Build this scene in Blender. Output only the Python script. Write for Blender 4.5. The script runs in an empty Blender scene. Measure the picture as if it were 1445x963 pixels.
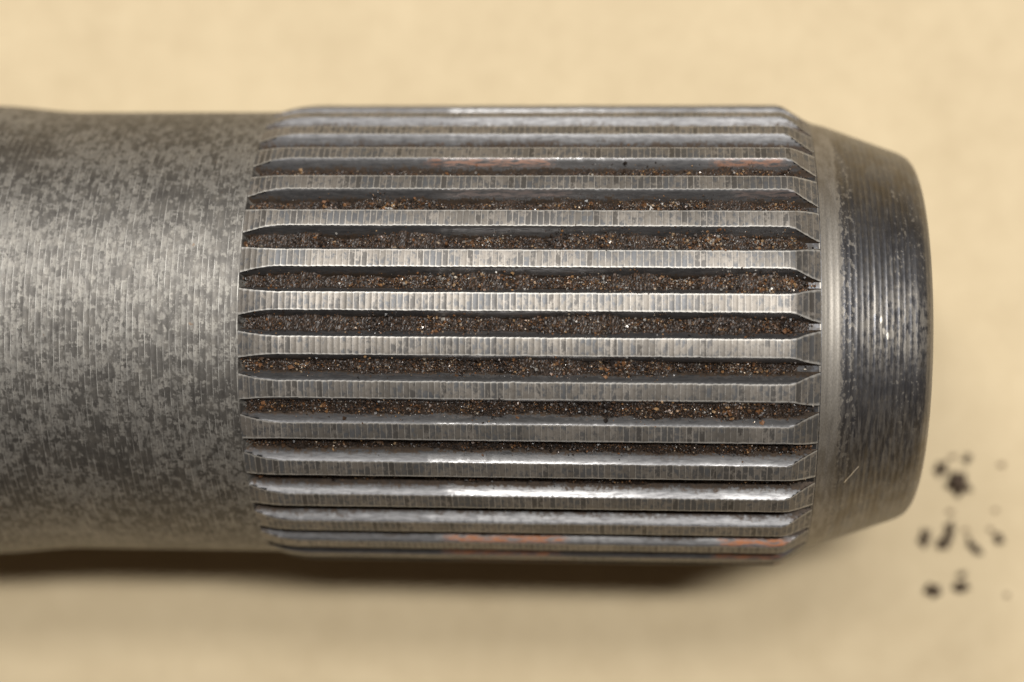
import bpy, math
import numpy as np
from mathutils import Euler

MM = 0.001                                   # everything below is written in millimetres
sc = bpy.context.scene
col = sc.collection
rng = np.random.default_rng(36)
AXIS_Z = 20.03                               # shaft axis above the paper

# ------------------------------------------------------------------ camera
cam_d = bpy.data.cameras.new('camera')
cam_d.sensor_width = 36.0
cam_d.lens = 2610.76 / 1445 * 36
cam_d.clip_start = 0.005
cam_d.clip_end = 20
cam = bpy.data.objects.new('camera', cam_d)
cam.location = (7.6425 * MM, 0.8055 * MM, (162.908 + AXIS_Z) * MM)
cam.rotation_euler = Euler((-0.0085787, 0.0691882, 0.0069633), 'XYZ')
cam_d.dof.use_dof = True
cam_d.dof.focus_distance = 0.1450
cam_d.dof.aperture_fstop = 13.0
col.objects.link(cam)
sc.camera = cam

# ------------------------------------------------------------------ room light (indoor close-up)
w = bpy.data.worlds.new('World')
sc.world = w
w.use_nodes = True
bg = w.node_tree.nodes['Background']
bg.inputs['Color'].default_value = (0.235, 0.170, 0.118, 1)
bg.inputs['Strength'].default_value = 0.28


def area(name, elev, dist, x, sx, sy, power, colour):
    d = bpy.data.lights.new(name, 'AREA')
    d.shape = 'RECTANGLE'
    d.size, d.size_y = sx, sy
    d.energy = power
    d.color = colour
    o = bpy.data.objects.new(name, d)
    o.location = (x, dist * math.cos(math.radians(elev)), dist * math.sin(math.radians(elev)))
    o.rotation_euler = (-math.radians(90 - elev), math.atan2(x, dist), 0)
    col.objects.link(o)
    return o


area('ceiling_lamp_near', 76.5, 1.15, 0.26, 0.46, 0.08, 12.8, (1.0, 0.985, 0.955))
area('ceiling_lamp_middle', 65, 1.25, 0.06, 0.60, 0.14, 5.6, (1.0, 0.985, 0.955))
area('ceiling_lamp_short', 51, 1.45, -0.42, 0.32, 0.16, 9.0, (1.0, 0.985, 0.955))

sc.view_settings.view_transform = 'Standard'
sc.view_settings.look = 'None'
sc.view_settings.exposure = 0.0
sc.view_settings.gamma = 1.0
sc.view_settings.use_curve_mapping = False
sc.render.engine = 'CYCLES'
sc.cycles.use_denoising = True
sc.cycles.denoiser = 'OPENIMAGEDENOISE'
sc.cycles.denoising_input_passes = 'RGB_ALBEDO_NORMAL'
sc.cycles.denoising_prefilter = 'ACCURATE'
sc.cycles.use_adaptive_sampling = False
sc.cycles.max_bounces = 6
sc.cycles.sample_clamp_indirect = 4.0


# ------------------------------------------------------------------ node helper
class NG:
    def __init__(self, name):
        self.m = bpy.data.materials.new(name)
        self.m.use_nodes = True
        self.t = self.m.node_tree
        self.b = self.t.nodes['Principled BSDF']

    def _in(self, sock, v):
        if v is None:
            return
        if isinstance(v, bpy.types.NodeSocket):
            self.t.links.new(v, sock)
        else:
            if isinstance(v, tuple) and len(v) == 3 and sock.type == 'RGBA':
                v = v + (1,)
            sock.default_value = v

    def math(self, op, a, b=None, c=None, clamp=False):
        n = self.t.nodes.new('ShaderNodeMath')
        n.operation = op
        n.use_clamp = clamp
        for i, v in enumerate((a, b, c)):
            self._in(n.inputs[i], v)
        return n.outputs[0]

    def add(self, a, b): return self.math('ADD', a, b)
    def sub(self, a, b): return self.math('SUBTRACT', a, b)
    def mul(self, a, b): return self.math('MULTIPLY', a, b)
    def mx(self, a, b): return self.math('MAXIMUM', a, b)
    def mn(self, a, b): return self.math('MINIMUM', a, b)

    def step(self, v, lo, hi, a=0.0, b=1.0):
        n = self.t.nodes.new('ShaderNodeMapRange')
        n.interpolation_type = 'SMOOTHSTEP'
        for i, x in enumerate((v, lo, hi, a, b)):
            self._in(n.inputs[i], x)
        return n.outputs[0]

    def win(self, v, a, b, soft):
        return self.mul(self.step(v, a - soft, a + soft), self.step(v, b - soft, b + soft, 1.0, 0.0))

    def xyz(self, x, y, z=0.0):
        n = self.t.nodes.new('ShaderNodeCombineXYZ')
        for i, v in enumerate((x, y, z)):
            self._in(n.inputs[i], v)
        return n.outputs[0]

    def attr(self, name):
        n = self.t.nodes.new('ShaderNodeAttribute')
        n.attribute_name = name
        s = self.t.nodes.new('ShaderNodeSeparateXYZ')
        self.t.links.new(n.outputs['Vector'], s.inputs[0])
        return s.outputs[0], s.outputs[1], s.outputs[2]

    def obj(self):
        return self.t.nodes.new('ShaderNodeTexCoord').outputs['Object']

    def noise(self, vec, scale=1.0, detail=3.0, rough=0.55, dist=0.0):
        n = self.t.nodes.new('ShaderNodeTexNoise')
        n.noise_dimensions = '3D'
        self._in(n.inputs['Vector'], vec)
        n.inputs['Scale'].default_value = scale
        n.inputs['Detail'].default_value = detail
        n.inputs['Roughness'].default_value = rough
        n.inputs['Distortion'].default_value = dist
        return n.outputs['Fac']

    def white(self, vec):
        n = self.t.nodes.new('ShaderNodeTexWhiteNoise')
        n.noise_dimensions = '3D'
        self._in(n.inputs['Vector'], vec)
        return n.outputs['Value']

    def voro(self, vec, scale=1.0, rnd=1.0, feature='F1'):
        n = self.t.nodes.new('ShaderNodeTexVoronoi')
        n.voronoi_dimensions = '3D'
        n.feature = feature
        self._in(n.inputs['Vector'], vec)
        n.inputs['Scale'].default_value = scale
        n.inputs['Randomness'].default_value = rnd
        if feature == 'DISTANCE_TO_EDGE':
            return n.outputs['Distance'], None
        s = self.t.nodes.new('ShaderNodeSeparateXYZ')
        self.t.links.new(n.outputs['Color'], s.inputs[0])
        return n.outputs['Distance'], s.outputs[0]

    def mix(self, f, a, b):
        n = self.t.nodes.new('ShaderNodeMix')
        n.data_type = 'RGBA'
        self._in(n.inputs[0], f)
        self._in(n.inputs[6], a)
        self._in(n.inputs[7], b)
        return n.outputs[2]

    def fmix(self, f, a, b):
        n = self.t.nodes.new('ShaderNodeMix')
        n.data_type = 'FLOAT'
        self._in(n.inputs[0], f)
        self._in(n.inputs[2], a)
        self._in(n.inputs[3], b)
        return n.outputs[0]

    def ramp(self, f, stops, interp='LINEAR'):
        n = self.t.nodes.new('ShaderNodeValToRGB')
        r = n.color_ramp
        r.interpolation = interp
        while len(r.elements) < len(stops):
            r.elements.new(0.5)
        for e, (p, c) in zip(r.elements, stops):
            e.position = p
            e.color = c + (1,)
        self._in(n.inputs[0], f)
        return n.outputs[0]

    def bump(self, h, strength, dist_mm):
        n = self.t.nodes.new('ShaderNodeBump')
        n.inputs['Strength'].default_value = strength
        n.inputs['Distance'].default_value = dist_mm * MM
        self._in(n.inputs['Height'], h)
        self.t.links.new(n.outputs[0], self.b.inputs['Normal'])

    def out(self, colour, rough, metal, spec=0.5):
        self._in(self.b.inputs['Base Color'], colour)
        self._in(self.b.inputs['Roughness'], rough)
        self._in(self.b.inputs['Metallic'], metal)
        self.b.inputs['Specular IOR Level'].default_value = spec
        return self.m


PITCH = 0.49                                  # lathe feed, mm per turn


def mat_barrel():
    g = NG('worn_turned_steel')
    x, v, _ = g.attr('cyl')
    u = g.mul(x, 1 / PITCH)
    ring = g.math('FLOOR', u)
    fr = g.math('FRACT', u)
    big = g.noise(g.xyz(g.mul(x, .11), g.mul(v, .15)), 1, 3)
    mid = g.noise(g.xyz(g.mul(x, .8), g.mul(v, .55), 3.0), 1, 4, .6)
    fine = g.noise(g.xyz(g.mul(x, 5), g.mul(v, 3.2), 1.0), 1, 4, .7)
    # flecks of worn coating, each kept inside its own feed mark
    cell = g.noise(g.xyz(g.mul(ring, 7.13), g.mul(v, 1.15), 2.0), 1, 3, .6)
    cel2 = g.noise(g.xyz(g.mul(ring, 3.77), g.mul(v, 2.6), 5.0), 1, 2, .6)
    flek = g.noise(g.xyz(g.mul(x, 2.1), g.mul(v, .85), 12.0), 1, 4, .62, .3)
    f0 = g.add(g.add(g.mul(cell, .44), g.mul(cel2, .20)), g.add(g.mul(mid, .30), g.mul(big, .36)))
    f0 = g.add(g.add(f0, g.mul(flek, .50)), g.mul(g.sub(fine, .5), .30))
    strip = g.mul(g.step(f0, .88, .96), g.step(g.win(fr, .04, .95, .06), 0., 1., .45, 1.))
    # a few rounder platelets that bridge two marks
    warp = g.mul(g.sub(g.noise(g.xyz(x, v, 7.0), 2.2, 3), .5), 1.1)
    d1, c1 = g.voro(g.xyz(g.add(g.mul(u, .95), warp), g.add(g.mul(v, 1.35), warp), 0.0), 1.0, 1.)
    plate = g.mul(g.step(g.sub(c1, g.add(.62, g.mul(g.sub(big, .5), -1.5))), -.08, .10), g.step(d1, .25, .55, 1., 0.))
    pale = g.mx(g.mul(strip, .85), g.mul(plate, .8))
    pale = g.mul(pale, g.step(fine, .28, .6, .3, 1.))
    line = g.mul(g.win(fr, -.02, .07, .035), g.step(g.noise(g.xyz(g.mul(ring, 3.3), g.mul(v, .45), 11.), 1, 3), .42, .62))
    dark = g.ramp(g.noise(g.xyz(g.mul(x, .9), g.mul(v, .7), 5.), 1, 4, .65),
                  [(.25, (.070, .065, .060)), (.5, (.120, .112, .102)), (.75, (.180, .166, .146))])
    lite = g.ramp(g.noise(g.xyz(g.mul(u, .5), g.mul(v, .9), 8.), 1, 3),
                  [(.3, (.205, .195, .178)), (.7, (.325, .305, .270))])
    c = g.mix(pale, dark, lite)
    c = g.mix(g.mul(line, .85), c, (.56, .54, .50))
    gap = g.mul(g.win(fr, .88, .98, .05), g.step(flek, .45, .7, .0, .5))
    c = g.mix(gap, c, (.06, .055, .05))
    spot = g.mul(g.step(g.noise(g.xyz(g.mul(x, 1.1), g.mul(v, .9), 21.), 1, 3), .70, .76), .5)
    c = g.mix(spot, c, (.19, .11, .055))
    c = g.mix(g.step(fine, .58, .8, 0., .5), c, (.06, .054, .047))
    h = g.add(g.add(g.mul(pale, .6), g.mul(line, .5)), g.mul(fine, .8))
    g.bump(h, .6, .013)
    return g.out(c, g.fmix(pale, .54, .58), g.fmix(pale, .85, .70))


def mat_land():
    g = NG('worn_tooth_land')
    x, v, s = g.attr('cyl')
    u = g.add(g.mul(x, 1 / PITCH), 0.0)
    ring = g.math('FLOOR', u)
    fr = g.math('FRACT', u)
    tooth = g.math('ROUND', g.mul(g.sub(v, .928), 1 / 3.4907))
    r1 = g.white(g.xyz(ring, tooth, 1.0))
    big = g.noise(g.xyz(g.mul(x, .16), g.mul(v, .35), 2.), 1, 3)
    mott = g.noise(g.xyz(g.mul(x, 2.6), g.mul(v, 2.2), 4.), 1, 4, .65)
    fine = g.noise(g.xyz(g.mul(x, 9), g.mul(v, 4), 6.), 1, 3, .7)
    # bluish oxide left in some feed marks
    mot2 = g.noise(g.xyz(g.mul(x, 1.9), g.mul(v, 1.3), 14.), 1, 4, .7)
    stain = g.step(g.add(g.add(g.mul(r1, .18), g.mul(mot2, 1.25)), g.mul(big, .75)), 1.00, 1.18)
    stain = g.mul(stain, g.win(fr, .14, .92, .07))
    line = g.mul(g.win(fr, -.02, .07, .04), g.mul(g.step(mott, .35, .6, .15, 1.), g.fmix(g.white(g.xyz(ring, tooth, 9.0)), .55, 1.)))
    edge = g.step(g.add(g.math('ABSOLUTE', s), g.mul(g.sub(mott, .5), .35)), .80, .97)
    base = g.ramp(g.add(g.add(g.mul(r1, .22), g.mul(mott, .6)), .10),
                  [(.2, (.145, .128, .110)), (.5, (.235, .212, .186)), (.8, (.335, .305, .272))])
    blue = g.ramp(r1, [(.0, (.080, .084, .092)), (.5, (.115, .120, .128)), (1., (.068, .062, .056))])
    base = g.mix(g.step(mott, .5, .72, 0., .55), base, (.105, .098, .09))
    dull = g.noise(g.xyz(g.mul(x, .22), g.mul(tooth, 5.3), 30.), 1, 3)
    base = g.mix(g.step(dull, .42, .66, 0., .55), base, (.10, .092, .082))
    c = g.mix(g.mul(stain, .85), base, blue)
    rim = g.mul(g.mx(g.win(fr, .10, .17, .03), g.win(fr, .86, .94, .03)), g.step(mot2, .38, .62, .0, .5))
    c = g.mix(rim, c, (.07, .066, .06))
    c = g.mix(g.mul(line, .75), c, (.50, .475, .44))
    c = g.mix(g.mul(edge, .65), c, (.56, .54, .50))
    c = g.mix(g.step(fine, .60, .78, 0., .5), c, (.10, .09, .08))
    g.bump(g.add(g.mul(fine, .7), g.mul(mott, .9)), .6, .014)
    return g.out(c, g.fmix(mott, .44, .60), .70, .35)


def mat_flank():
    g = NG('oily_tooth_flank')
    x, v, s = g.attr('cyl')
    tooth = g.math('ROUND', g.mul(g.sub(v, .928), 1 / 3.4907))
    t1 = g.white(g.xyz(tooth, 3.0, 1.0))
    t2 = g.white(g.xyz(tooth, 8.0, 2.0))
    n1 = g.noise(g.xyz(g.mul(x, .35), g.mul(v, 2.5), s), 1, 4, .6)
    n2 = g.noise(g.xyz(g.mul(x, 3.5), g.mul(v, 6.), s), 1, 4, .7)
    n3 = g.noise(g.xyz(g.mul(x, .9), g.mul(v, 9.), 4.), 1, 4, .6)
    # length of flank rubbed bright by the mating hub
    xs = g.add(g.add(x, g.mul(n2, 1.4)), g.mul(t1, 2.6))
    rub = g.mx(g.mul(g.step(xs, -7.2, -6.6), g.step(xs, 2.0, 12.0, 1., .12)), g.mul(g.win(xs, 14.5, 20.5, .8), .5))
    rub = g.mul(rub, g.step(n3, .34, .60, .35, 1.))
    less = g.mx(g.win(v, 15.9, 19.6, .3), g.win(v, -23.9, -17.5, .3))      # rows painted duller, to stand in for a weaker lamp reflection
    rub = g.mul(rub, g.sub(1.0, g.mul(less, .85)))
    dep = g.sub(g.math('ABSOLUTE', s), 1.5)
    grime = g.step(g.add(g.add(g.mul(n2, .60), g.mul(n1, .50)), g.mul(dep, .55)), .44, .68)
    caked = g.step(g.add(dep, g.add(g.mul(g.sub(n2, .5), .9), g.mul(g.sub(n1, .5), .7))), -.02, .12)
    grime = g.mul(grime, g.sub(1.0, g.mul(rub, g.sub(.6, g.mul(caked, .6)))))
    grime = g.mx(grime, caked)
    steel = g.ramp(n3, [(.3, (.085, .083, .085)), (.7, (.165, .162, .163))])
    steel = g.mix(rub, steel, (.255, .25, .248))
    c = g.mix(grime, steel, g.ramp(n2, [(.35, (.026, .019, .014)), (.65, (.070, .047, .031))]))
    # thin red-brown reflections painted in near the upper and lower edges of the spline
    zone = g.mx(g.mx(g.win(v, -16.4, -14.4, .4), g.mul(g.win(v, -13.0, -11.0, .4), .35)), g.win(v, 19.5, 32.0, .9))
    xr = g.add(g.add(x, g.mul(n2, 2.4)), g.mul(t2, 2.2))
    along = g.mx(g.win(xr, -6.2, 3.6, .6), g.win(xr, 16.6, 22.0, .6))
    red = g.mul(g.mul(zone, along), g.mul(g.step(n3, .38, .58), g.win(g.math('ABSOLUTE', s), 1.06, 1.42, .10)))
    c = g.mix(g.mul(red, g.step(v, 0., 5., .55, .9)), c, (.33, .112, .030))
    g.bump(n2, .5, .016)
    rough = g.fmix(grime, g.fmix(rub, .52, .30), .65)
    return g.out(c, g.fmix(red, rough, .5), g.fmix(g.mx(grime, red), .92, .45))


def mat_nose():
    g = NG('dark_patina_nose')
    x, v, _ = g.attr('cyl')
    streak = g.noise(g.xyz(g.mul(x, 3.0), g.mul(v, .35), 1.), 1, 4, .65)
    chip = g.noise(g.xyz(g.mul(x, 2.6), g.mul(v, 1.5), 3.), 1, 3, .6)
    big = g.noise(g.xyz(g.mul(x, .3), g.mul(v, .22), 6.), 1, 2)
    fine = g.noise(g.xyz(g.mul(x, 10), g.mul(v, 4.), 8.), 1, 3, .7)
    xj = g.add(x, g.mul(g.sub(chip, .5), 1.5))
    band = g.step(xj, 23.2, 23.45, 1., 0.)
    low = g.mul(g.step(v, 3.0, 9.0), g.step(streak, .42, .60))
    flk = g.mx(g.mul(g.win(x, 23.3, 24.5, .35), g.step(chip, .54, .60)),
               g.mul(g.win(x, 27.3, 30.2, .5), g.step(g.add(g.mul(chip, .7), g.mul(streak, .4)), .60, .68)))
    stk = g.mul(g.step(streak, .60, .70), .45)
    dark = g.ramp(big, [(.3, (.105, .106, .118)), (.6, (.165, .165, .174)), (.8, (.215, .195, .170))])
    pale = g.ramp(fine, [(.3, (.225, .207, .18)), (.7, (.36, .33, .29))])
    lamp_highlight = g.mul(g.mul(g.win(v, -4.5, 3.0, 3.0), g.win(x, 24.6, 31.0, 1.2)), g.step(g.add(g.mul(streak, .7), g.mul(chip, .4)), .46, .62))  # lamp highlight painted in as a pale, scuffed patch
    stk = g.mx(stk, g.mul(lamp_highlight, .9))
    f = g.mx(g.mx(g.mul(band, g.step(streak, .30, .5, .75, 1.0)), g.mul(flk, .85)), g.mx(g.mul(low, .55), stk))
    c = g.mix(f, dark, pale)
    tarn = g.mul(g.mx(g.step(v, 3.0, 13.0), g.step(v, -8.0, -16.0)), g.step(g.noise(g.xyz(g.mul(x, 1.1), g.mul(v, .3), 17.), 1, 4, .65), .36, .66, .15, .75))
    scuf = g.mul(g.step(g.noise(g.xyz(g.mul(x, 4.5), g.mul(v, 1.1), 26.), 1, 4, .7), .52, .64), g.step(big, .35, .6, .25, .75))
    c = g.mix(scuf, c, (.27, .25, .225))
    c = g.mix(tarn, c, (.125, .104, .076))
    # one bright diagonal scratch and two fresh nicks
    sx, sv = g.sub(x, 24.55), g.sub(v, 13.45)
    a = g.add(g.mul(sx, .55), g.mul(sv, -.835))
    b = g.add(g.mul(sx, .835), g.mul(sv, .55))
    scr = g.mul(g.step(g.math('ABSOLUTE', g.add(b, g.mul(g.sub(fine, .5), .08))), .03, .075, 1., 0.), g.win(a, -.95, .95, .12))
    nick = None
    for (nx, nv) in ((26.6, -.55), (26.95, -.15), (26.4, -1.6)):
        dx, dv = g.sub(x, nx), g.mul(g.sub(v, nv), .35)
        d = g.add(g.mul(dx, dx), g.mul(dv, dv))
        k = g.step(g.add(d, g.mul(g.sub(chip, .5), .06)), .006, .02, 1., 0.)
        nick = k if nick is None else g.mx(nick, k)
    rl = g.math('FRACT', g.mul(x, 1 / PITCH))
    c = g.mix(g.mul(g.mx(g.step(rl, .0, .10, 1., 0.), g.step(rl, .93, 1.0)), g.mul(g.step(x, 23.3, 23.8), g.step(streak, .3, .6, .55, .1))), c, (.04, .038, .038))
    mark = g.mx(scr, nick)
    c = g.mix(mark, c, (.80, .75, .66))
    g.bump(g.add(g.mul(f, .6), g.mul(fine, .5)), .5, .010)
    return g.out(c, g.fmix(f, g.fmix(chip, .28, .46), .48), g.fmix(f, .90, .74))


def mat_floor():
    g = NG('groove_floor_steel')
    x, v, _ = g.attr('cyl')
    n = g.noise(g.xyz(g.mul(x, 2.), g.mul(v, 2.)), 1, 4, .65)
    c = g.ramp(n, [(.35, (.05, .043, .036)), (.65, (.115, .117, .125))])
    g.bump(n, .5, .02)
    return g.out(c, .48, .85)


def mat_grit():
    g = NG('rusty_grit')
    tone, jit, _ = g.attr('tone')
    c = g.ramp(tone, [(0., (.012, .009, .008)), (.30, (.028, .018, .012)), (.52, (.070, .037, .019)),
                      (.70, (.155, .070, .027)), (.83, (.255, .155, .072)), (.93, (.31, .26, .20)), (1., (.40, .38, .35))])
    return g.out(c, g.fmix(jit, .18, .6), g.mul(g.step(tone, .86, .93), .5), .6)


def mat_paper():
    g = NG('brown_paper')
    p = g.obj()
    cl = g.noise(p, 75, 4, .55)
    fib = g.noise(p, 900, 3, .6)
    blot = g.noise(p, 330, 3, .6)
    c = g.ramp(g.add(g.add(g.mul(cl, .45), g.mul(blot, .45)), g.mul(fib, .10)),
               [(.25, (.470, .372, .232)), (.5, (.527, .424, .270)), (.75, (.580, .472, .306))])
    g.bump(g.add(g.mul(cl, .7), g.mul(blot, .3)), .4, .5)
    return g.out(c, .75, 0.0, .25)


def mat_crumb(name='dark_dirt_crumb', k=1.0):
    g = NG(name)
    n = g.noise(g.obj(), 3000, 3)
    c = g.ramp(n, [(.3, (.026 * k, .017 * k, .011 * k)), (.7, (.095 * k, .062 * k, .039 * k))])
    return g.out(c, .7, 0.0, .3)


M = dict(barrel=mat_barrel(), land=mat_land(), flank=mat_flank(), nose=mat_nose(), floor=mat_floor(),
         grit=mat_grit(), paper=mat_paper(), crumb=mat_crumb(), speck=mat_crumb('brown_dust_speck', 3.2))


# ------------------------------------------------------------------ mesh helper
def mesh_obj(name, verts, faces, mats, parent=None, attr=None, attr_name='cyl', midx=None, smooth=True):
    """verts (n,3) in mm, faces (m,k) of one size; one mesh object."""
    verts = np.asarray(verts, np.float32) * MM
    faces = np.asarray(faces, np.int32)
    me = bpy.data.meshes.new(name)
    k = faces.shape[1]
    me.vertices.add(len(verts))
    me.vertices.foreach_set('co', verts.ravel())
    me.loops.add(faces.size)
    me.loops.foreach_set('vertex_index', faces.ravel())
    me.polygons.add(len(faces))
    me.polygons.foreach_set('loop_start', np.arange(0, faces.size, k, dtype=np.int32))
    me.polygons.foreach_set('use_smooth', np.full(len(faces), smooth))
    for m in (mats if isinstance(mats, (list, tuple)) else [mats]):
        me.materials.append(m)
    if midx is not None:
        me.polygons.foreach_set('material_index', np.asarray(midx, np.int32))
    if attr is not None:
        a = me.attributes.new(attr_name, 'FLOAT_VECTOR', 'POINT')
        a.data.foreach_set('vector', np.asarray(attr, np.float32).ravel())
    me.update()
    me.validate()
    o = bpy.data.objects.new(name, me)
    col.objects.link(o)
    if parent:
        o.parent = parent
    return o


def grid_faces(nu, nv, flip=False):
    i = np.arange((nu - 1) * nv).reshape(nu - 1, nv)[:, :nv - 1]
    f = np.stack([i, i + 1, i + nv + 1, i + nv], -1).reshape(-1, 4)
    return f[:, ::-1] if flip else f


def cyl_to_xyz(x, th, r):
    # th = 0 faces the camera, th > 0 turns towards the lower edge of the picture
    return np.stack([x, -r * np.sin(th), r * np.cos(th)], -1)


def sstep(v, a, b):
    t = np.clip((v - a) / (b - a), 0, 1)
    return t * t * (3 - 2 * t)


def vnoise(x, seed, cell):
    """smooth 1-d value noise, -1..1"""
    r = np.random.default_rng(seed).uniform(-1, 1, 4096)
    q = np.asarray(x, float) / cell + 700.0
    i = np.floor(q).astype(int)
    t = q - i
    t = t * t * (3 - 2 * t)
    return r[i % 4096] * (1 - t) + r[(i + 1) % 4096] * t


def scallop(x, depth, seed):
    """feed marks of the lathe tool: round-bottomed grooves with sharp crests"""
    u = x / PITCH
    i = np.floor(u).astype(int)
    amp = np.random.default_rng(seed).uniform(.55, 1.25, 4096)[i % 4096]
    t = (u - i) * 2 - 1
    return -depth * amp * (1 - t * t)


def tag(o, label, cat, group=None):
    o['label'] = label
    o['category'] = cat
    if group:
        o['group'] = group


# ------------------------------------------------------------------ the setting
n = 161
gx = np.linspace(-260, 260, n)
X, Y = np.meshgrid(gx, gx, indexing='ij')
Z = 0.10 * vnoise(X + .35 * Y, 5, 37) * vnoise(Y, 8, 29)
Z -= Z.max()
paper = mesh_obj('paper_sheet', np.stack([X, Y, Z], -1).reshape(-1, 3), grid_faces(n, n, True), M['paper'])
paper['kind'] = 'structure'

# ------------------------------------------------------------------ the splined shaft
NT = 36
STEP = 2 * math.pi / NT
PHASE = 0.0463883
R_TIP, R_ROOT, R_BODY = 20.0, 18.60, 19.42
W_TIP = 0.0355                                 # half angle of a land
X_L, X_R = -23.9, 21.7

shaft = bpy.data.objects.new('splined_shaft', None)
shaft.location = (0, 0, AXIS_Z * MM)
shaft.empty_display_size = .02
col.objects.link(shaft)
tag(shaft, 'worn grey steel splined shaft end with tapered nose, lying on brown paper', 'shaft')


def revolve(name, px, pr, nth, mat, depth=0.0, seed=0, fade=None):
    px, pr = np.asarray(px, float), np.asarray(pr, float)
    r = pr.copy()
    if depth:
        k = np.ones_like(px) if fade is None else fade(px)
        r = r + scallop(px, depth, seed) * k
    th = np.linspace(math.pi, -math.pi, nth)    # seam underneath
    XX, TH = np.meshgrid(px, th, indexing='ij')
    RR = np.repeat(r[:, None], nth, 1)
    P = cyl_to_xyz(XX, TH, RR).reshape(-1, 3)
    A = np.stack([XX, TH * 20.0, RR], -1).reshape(-1, 3)
    return mesh_obj(name, P, grid_faces(len(px), nth), mat, shaft, A)


# barrel: flares a little to the left, ends in the run-out wall of the spline grooves
bx = np.arange(-92, -24.05, PITCH / 6)
br = R_BODY + .58 * sstep(-bx, 41.5, 49.5) - .02
tail_x = [-24.0, -23.93, -23.88, -23.84, -23.72, -23.5, -23.2, -22.9]
tail_r = [R_BODY - .02, R_BODY - .03, R_BODY - .07, R_BODY - .14, R_BODY - .42, 18.78, 18.62, 18.55]
bx = np.concatenate([bx, tail_x])
br = np.concatenate([br, tail_r])
revolve('shaft_barrel', bx, br, 401, M['barrel'], .015, 11, lambda q: 1 - sstep(q, -24.2, -23.95))

# floor of the grooves
fx = np.linspace(-23.4, 21.66, 60)
revolve('groove_floor', fx, np.full(60, R_ROOT), 361, M['floor'])

# tapered nose with a rounded end and a flat face
key_x = [21.4, 21.55, 21.75, 22.2, 23.1, 24.35, 28.0, 29.55, 30.15, 30.55, 30.82, 30.95, 31.0]
key_r = [18.57, 18.615, 18.55, 18.385, 18.16, 17.74, 16.42, 15.86, 15.52, 15.05, 14.40, 13.70, 13.0]
nx_ = np.concatenate([np.arange(21.4, 30.0, PITCH / 7), np.linspace(30.0, 31.0, 24)])
nr_ = np.interp(nx_, key_x, key_r)
for _ in range(3):
    nr_[9:-1] = .25 * nr_[8:-2] + .5 * nr_[9:-1] + .25 * nr_[10:]
nx_ = np.concatenate([[21.30], nx_, [31.0, 31.0, 31.0]])
nr_ = np.concatenate([[18.3], nr_, [11.0, 5.0, 0.05]])
revolve('tapered_nose', nx_, nr_, 361, M['nose'], .033, 23, lambda q: .35 * sstep(q, 21.5, 22.0) + .65 * sstep(q, 23.0, 23.8) - .75 * sstep(q, 28.6, 29.6) - .25 * sstep(q, 30.0, 30.4))


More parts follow.
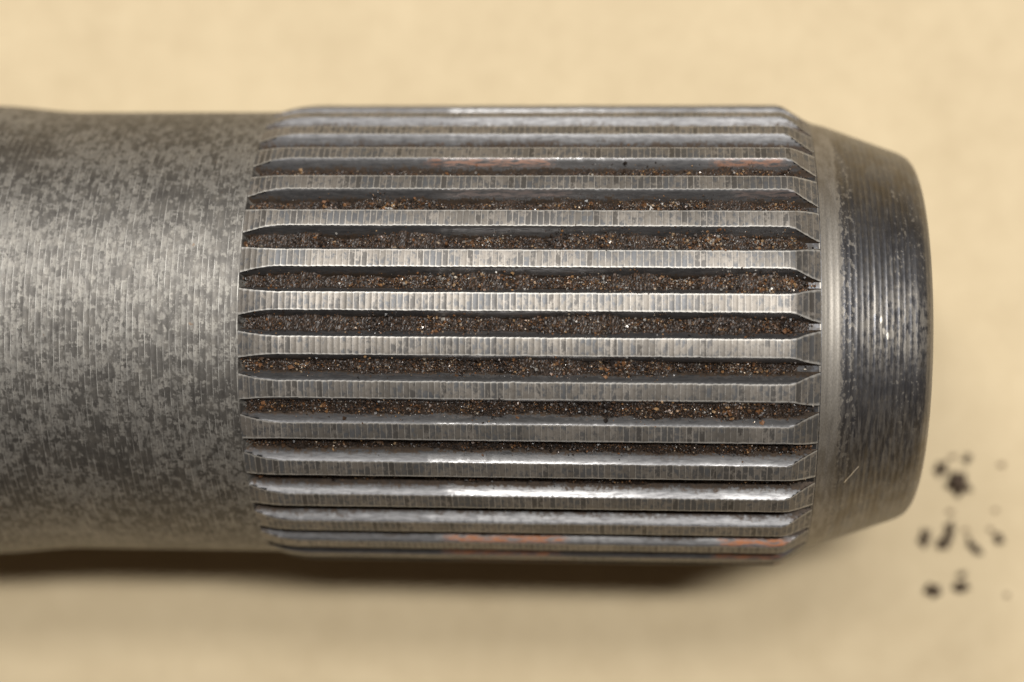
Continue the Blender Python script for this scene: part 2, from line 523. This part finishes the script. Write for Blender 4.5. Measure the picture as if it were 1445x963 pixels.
# teeth -------------------------------------------------------------
def tooth(k, fine=True):
    th0 = PHASE + k * STEP
    dx = PITCH / (6 if fine else 2)
    x = np.concatenate([np.arange(-25.0, 21.95, dx), [21.98]])
    top = np.interp(x, [-25, -24.3, -23.7, -22.9, -22.2, -21.4, -20.6, 30], [19.1, 19.28, 19.44, 19.68, 19.84, 19.95, 20, 20])
    ch = np.interp(x, [19.2, 19.6, 21.62, 22.0], [0, .12, 1.39, 1.66])
    kern = np.ones(7) / 7
    ch = np.convolve(np.pad(ch, 3, mode='edge'), kern, 'valid')
    top = top - ch
    top = top + scallop(x + .013 * vnoise(x, 40 + k, 3), .030 if fine else 0, 31)
    top = top + .008 * vnoise(x, 60 + k, 1.7)
    # section: s from -2 (root) over the land (-1..1) to +2 (root)
    fl = np.array([0, .05, .16, .30, .45, .60, .75, .88, .96, 1.0])
    sgn = []
    for f in fl[::-1]:
        sgn.append(-1 - f)
    for q in (-.93, -.75, -.4, 0, .4, .75, .93):
        sgn.append(q)
    for f in fl:
        sgn.append(1 + f)
    S = np.array(sgn)
    XX = np.repeat(x[:, None], len(S), 1)
    SS = np.repeat(S[None], len(x), 0)
    T = np.repeat(top[:, None], len(S), 1)
    f = np.clip(np.abs(SS) - 1, 0, 1)
    sd = np.sign(SS)
    jag = np.where(sd < 0, vnoise(XX, 100 + k, .45) + .6 * vnoise(XX, 160 + k, 1.9),
                   vnoise(XX, 220 + k, .45) + .6 * vnoise(XX, 280 + k, 1.9)) * .013
    nick = np.where(sd < 0, np.clip(vnoise(XX, 340 + k, .33) - .72, 0, 1), np.clip(vnoise(XX, 400 + k, .33) - .72, 0, 1))
    jag = jag - .12 * nick * (np.abs(SS) < 1.12)
    # depth below the full tip circle that this section line reaches
    r_fl = R_TIP - f * (R_TIP - R_ROOT + .04)
    r = np.where(np.abs(SS) <= 1, T - .012 * np.abs(SS) ** 6, np.minimum(r_fl, T - .012))
    # half width of the tooth at a radius: convex involute flank, then a root fillet
    h = np.clip((R_TIP - r) / (R_TIP - R_ROOT), 0, 1.05)
    half = W_TIP * 20 + 0.98 * h - .27 * h ** 2 + .07 * np.clip((h - .78) / .22, 0, 1.2) ** 2
    half = half + jag * (1 - h)
    half_top = W_TIP * 20 + 0.98 * np.clip((R_TIP - T) / (R_TIP - R_ROOT), 0, 1) - .27 * np.clip((R_TIP - T) / (R_TIP - R_ROOT), 0, 1) ** 2 + jag
    arc = np.where(np.abs(SS) <= 1, SS * (half_top - .012), sd * half)
    th = th0 + arc / 20.0
    P = cyl_to_xyz(XX, th, r).reshape(-1, 3)
    A = np.stack([XX, th * 20, SS], -1).reshape(-1, 3)
    F = grid_faces(len(x), len(S), True)
    sm = np.abs((S[1:] + S[:-1]) / 2)
    mi = np.tile((sm > 1.0).astype(int), len(x) - 1)
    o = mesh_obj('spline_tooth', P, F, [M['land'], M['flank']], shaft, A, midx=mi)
    me = o.data
    # crisp arris where the land meets the flank
    at = me.attributes.new('sharp_edge', 'BOOLEAN', 'EDGE')
    ne = len(me.edges)
    ev = np.empty(ne * 2, np.int32)
    me.edges.foreach_get('vertices', ev)
    ev = ev.reshape(-1, 2) % len(S)
    i1 = int(np.argmin(np.abs(S + 1)))
    i2 = int(np.argmin(np.abs(S - 1)))
    sharp = ((ev[:, 0] == ev[:, 1]) & ((ev[:, 0] == i1) | (ev[:, 0] == i2)))
    at.data.foreach_set('value', sharp)
    return o


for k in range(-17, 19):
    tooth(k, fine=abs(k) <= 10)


# grit packed in the grooves ----------------------------------------
OCT_V = np.array([(1, 0, 0), (-1, 0, 0), (0, 1, 0), (0, -1, 0), (0, 0, 1), (0, 0, -1)], float)
OCT_F = np.array([(0, 2, 4), (2, 1, 4), (1, 3, 4), (3, 0, 4), (2, 0, 5), (1, 2, 5), (3, 1, 5), (0, 3, 5)])
CUB_V = np.array([(a, b, c) for a in (-1, 1) for b in (-1, 1) for c in (-1, 1)], float) * .62
CUB_F = np.array([(0, 1, 3), (0, 3, 2), (4, 6, 7), (4, 7, 5), (0, 4, 5), (0, 5, 1), (2, 3, 7), (2, 7, 6), (0, 2, 6), (0, 6, 4), (1, 5, 7), (1, 7, 3)])


def floor_half(h):
    """half width of the groove (mm of arc) at a height h above the root"""
    d = np.clip(1 - h / (R_TIP - R_ROOT), 0, 1)
    return STEP * 10 - (W_TIP * 20 + .98 * d - .27 * d * d)


def grit(k, fill, count, holes, lean, seed):
    """fill: bed height in mm as a function of x; lean: which wall the dirt is heaped against"""
    r_ = np.random.default_rng(seed)
    thc = PHASE + (k + .5) * STEP
    # dirt bed, rough
    x = np.arange(X_L + .5, X_R - 1.0, .07)
    t = np.linspace(-1, 1, 11)
    hb = fill(x) * (1 + .30 * vnoise(x, seed, 1.3) + .22 * vnoise(x, seed + 1, .35) + .45 * vnoise(x, seed + 2, 3.6))
    hb = np.clip(hb, -.2, 1.1)
    XX, TT = np.meshgrid(x, t, indexing='ij')
    H = np.repeat(hb[:, None], 11, 1)
    HH = H + lean * TT * .16 + r_.normal(0, .035, XX.shape)
    HH = np.where(np.abs(TT) > .99, HH - .10, HH)
    hw = floor_half(np.clip(H, 0, 1.2)) + .05
    P = cyl_to_xyz(XX, thc + TT * hw / 20, R_ROOT - .02 + HH).reshape(-1, 3)
    bedF = grid_faces(len(x), 11, True)
    bedF = np.concatenate([bedF[:, [0, 1, 2]], bedF[:, [0, 2, 3]]])
    bedA = np.stack([np.clip(r_.normal(.26, .16, len(P)), 0, .8), r_.uniform(.5, 1, len(P)), np.zeros(len(P))], -1)
    V, F, A, off = [P], [bedF], [bedA], len(P)
    # loose grains
    count = int(count * 1.5)
    gx_ = r_.uniform(X_L + .15, X_R - .5, count)
    keep = r_.uniform(0, 1, count) < np.clip((fill(gx_) + .25) / .5, .06, 1) * np.where(gx_ > X_R - 2.0, .45, 1) * (.66 + .50 * vnoise(gx_, seed + 3, 2.6)) * (.6 + .4 * sstep(gx_, -18, -2))
    gx_ = gx_[keep]
    m = len(gx_)
    gt = np.clip(r_.normal(lean * .25, .55, m), -1.05, 1.05)
    fb = np.clip(fill(gx_) * (1 + .30 * vnoise(gx_, seed, 1.3) + .45 * vnoise(gx_, seed + 2, 3.6)), .0, 1.1)
    gh = fb + lean * gt * .16 + r_.exponential(.05, m) * (1 + 1.5 * np.abs(gt)) + .02
    dust = r_.uniform(0, 1, m) < .42
    cling = (r_.uniform(0, 1, m) < .16) & (vnoise(gx_, seed + 9, 1.6) > -.2)
    gh = np.where(cling, fb + r_.uniform(0, .55, m), gh)
    gt = np.where(cling, np.where(r_.uniform(0, 1, m) < .5 + .4 * lean, 1.0, -1.0), gt)
    rad = np.clip(np.exp(r_.normal(math.log(.060), .46, m)), .025, .17)
    rad = rad * (1 + .45 * np.clip(vnoise(gx_, seed + 11, .8), -.4, 1))
    rad = np.where(dust, r_.uniform(.018, .042, m), rad)
    gh = np.where(dust & ~cling, gh + .12 + r_.exponential(.10, m) * np.abs(gt), gh)
    gth = thc + gt * (floor_half(gh) - rad * .3) / 20
    C = cyl_to_xyz(gx_, gth, R_ROOT + gh)
    tone = r_.beta(.95, 1.55, m)
    clump = vnoise(gx_, seed + 5, 1.1)
    tone = np.clip(tone + .20 * clump + .12 * vnoise(gx_, seed + 6, 4.0) + .05, 0, 1)
    for shape_v, shape_f, sel in ((OCT_V, OCT_F, r_.uniform(0, 1, m) < .45), (CUB_V, CUB_F, None)):
        if sel is None:
            sel = ~last
        last = sel
        ids = np.where(sel)[0]
        if not len(ids):
            continue
        nv = len(shape_v)
        sv = shape_v[None] * r_.uniform(.65, 1.35, (len(ids), nv, 3))
        sv = sv * r_.uniform(.6, 1.3, (len(ids), 1, 3))
        q = r_.normal(size=(len(ids), 3, 3))
        q, _ = np.linalg.qr(q)
        sv = np.einsum('nij,nvj->nvi', q, sv) * rad[ids][:, None, None] + C[ids][:, None]
        V.append(sv.reshape(-1, 3))
        F.append((shape_f[None] + (np.arange(len(ids)) * nv)[:, None, None] + off).reshape(-1, 3))
        A.append(np.repeat(np.stack([tone[ids], r_.uniform(0, 1, len(ids)), np.zeros(len(ids))], -1), nv, 0))
        off += len(ids) * nv
    o = mesh_obj('packed_grit', np.concatenate(V), np.concatenate(F), M['grit'], shaft, np.concatenate(A), 'tone', smooth=False)
    o['kind'] = 'stuff'
    return o


def fillf(base, dips, right=None):
    def f(x):
        x = np.asarray(x, float)
        h = np.full_like(x, base)
        for (c, hw, dd) in dips:
            h = h - dd * np.exp(-((x - c) / hw) ** 2)
        h = h - base * .8 * sstep(x, X_R - 2.6, X_R - 1.0) - base * .5 * (1 - sstep(x, X_L + .2, X_L + 1.6))
        if right is not None:
            h = h - right[1] * sstep(x, right[0], right[0] + 2)
        return h
    return f


GR = [  # groove index, bed, bare patches, grains, lean
    (-6, .30, [], 700, .4),
    (-5, .52, [(-18, 2, .2), (-9, 3, .2)], 1900, .7),
    (-4, .66, [(-20, 1.0, .2), (-5, 2, .25)], 3000, .7),
    (-3, .70, [(-15.5, 2.2, .45), (-6, 1.5, .35)], 3400, .5),
    (-2, .70, [(-17, 1.5, .2), (2, 1.5, .15)], 3700, .3),
    (-1, .70, [(-12, 1.2, .2)], 3700, .1),
    (0, .62, [(-18, 2.5, .3), (-9, 2, .2)], 3300, -.3, (8.5, .40)),
    (1, .58, [(-14, 3, .12)], 3000, -.7),
    (2, .44, [(-2, 4, .10)], 2400, -.8),
    (3, .32, [], 1300, -.8),
    (4, .15, [], 700, -.6),
    (5, .10, [], 400, -.4),
]
for e in GR:
    grit(e[0], fillf(e[1], e[2], e[5] if len(e) > 5 else None), e[3], None, e[4], 500 + e[0])


# ------------------------------------------------------------------ dirt crumbs on the paper
def crumb(name, x, y, a, b, rot, seed, label, mat):
    r_ = np.random.default_rng(seed)
    nu, nv = 9, 14
    th = np.linspace(0, math.pi, nu)
    ph = np.linspace(0, 2 * math.pi, nv, endpoint=False)
    T, Pp = np.meshgrid(th, ph, indexing='ij')
    k = 1 + .22 * np.sin(2 * Pp + r_.uniform(0, 6)) * np.sin(T) + .16 * np.sin(3 * Pp + 4 * T + r_.uniform(0, 6)) * np.sin(T)
    k = k * (1 + r_.normal(0, .20, k.shape) * np.sin(T)) * (1 + .25 * np.sin(5 * Pp + r_.uniform(0, 6)) * np.sin(T))
    hgt = .7 * min(a, b)
    vx = a * k * np.sin(T) * np.cos(Pp)
    vy = b * k * np.sin(T) * np.sin(Pp)
    vz = hgt * k * np.cos(T) + hgt * .8
    c, s = math.cos(rot), math.sin(rot)
    P = np.stack([vx * c - vy * s, vx * s + vy * c, vz], -1).reshape(-1, 3)
    i = np.arange((nu - 1) * nv).reshape(nu - 1, nv)
    j = np.roll(i, -1, 1)
    F = np.stack([i, i + nv, j + nv, j], -1).reshape(-1, 4)
    o = mesh_obj(name, P, F, mat)
    o.location = (x * MM, y * MM, -.05 * MM)
    tag(o, label, 'crumb', 'dirt crumbs scattered on the paper')
    return o


Rm = np.array(cam.rotation_euler.to_matrix())
Cc = np.array(cam.location) / MM


def on_paper(px, py):
    d = Rm @ np.array([(px - 722.5) / 2610.76, -(py - 481.5) / 2610.76, -1.0])
    q = Cc + d * (-Cc[2] / d[2])
    return q[0], q[1]


CR = [  # where it lies, half sizes in mm, turn, label
    (1327, 661, .55, .48, .5, 'round dark crumb just left above the biggest crumb, near the nose'),
    (1352, 682, .85, .70, .3, 'biggest black dirt crumb on the paper, right of the nose'),
    (1365, 647, .36, .30, 1.0, 'small dark crumb right above the biggest crumb'),
    (1345, 644, .24, .16, .2, 'faint brown speck between the two crumbs above the biggest crumb'),
    (1413, 656, .22, .20, 0., 'lone faint speck at the upper right of the crumbs'),
    (1305, 760, .42, .62, .1, 'upright oblong crumb lying below the nose corner, leftmost of all crumbs'),
    (1332, 766, .62, .42, .2, 'wide black crumb forming the foot of the L-shaped pair'),
    (1340, 748, .42, .60, -.2, 'tall dark crumb forming the upright of the L-shaped pair'),
    (1375, 773, .30, .62, .6, 'slanted oblong crumb right of the L-shaped pair'),
    (1409, 760, .42, .38, 0., 'round dark crumb farthest right in the middle row'),
    (1398, 747, .20, .18, 0., 'faint speck just above the farthest right round crumb'),
    (1317, 833, .52, .50, .3, 'round black crumb at the lower left of the crumbs'),
    (1356, 827, .58, .42, -.3, 'wide dark crumb at the bottom, right of the lower left round crumb'),
    (1357, 811, .30, .24, .2, 'small brown crumb touching the top of the wide bottom crumb'),
    (1421, 840, .20, .14, .5, 'tiny speck at the lower right corner of the crumbs'),
    (1405, 720, .16, .16, 0., 'faint speck midway down the right side of the crumbs'),
    (1362, 749, .18, .16, 0., 'faint speck just right of the L-shaped pair'),
    (1341, 722, .22, .20, 0., 'faint brown speck between the biggest crumb and the L-shaped pair'),
]
for i, (px, py, a, b, rot, lab) in enumerate(CR):
    cx_, cy_ = on_paper(px, py)
    crumb('dirt_crumb', cx_, cy_, a * 1.22, b * 1.22, rot, 900 + i, lab, M['crumb'] if max(a, b) > .26 else M['speck'])
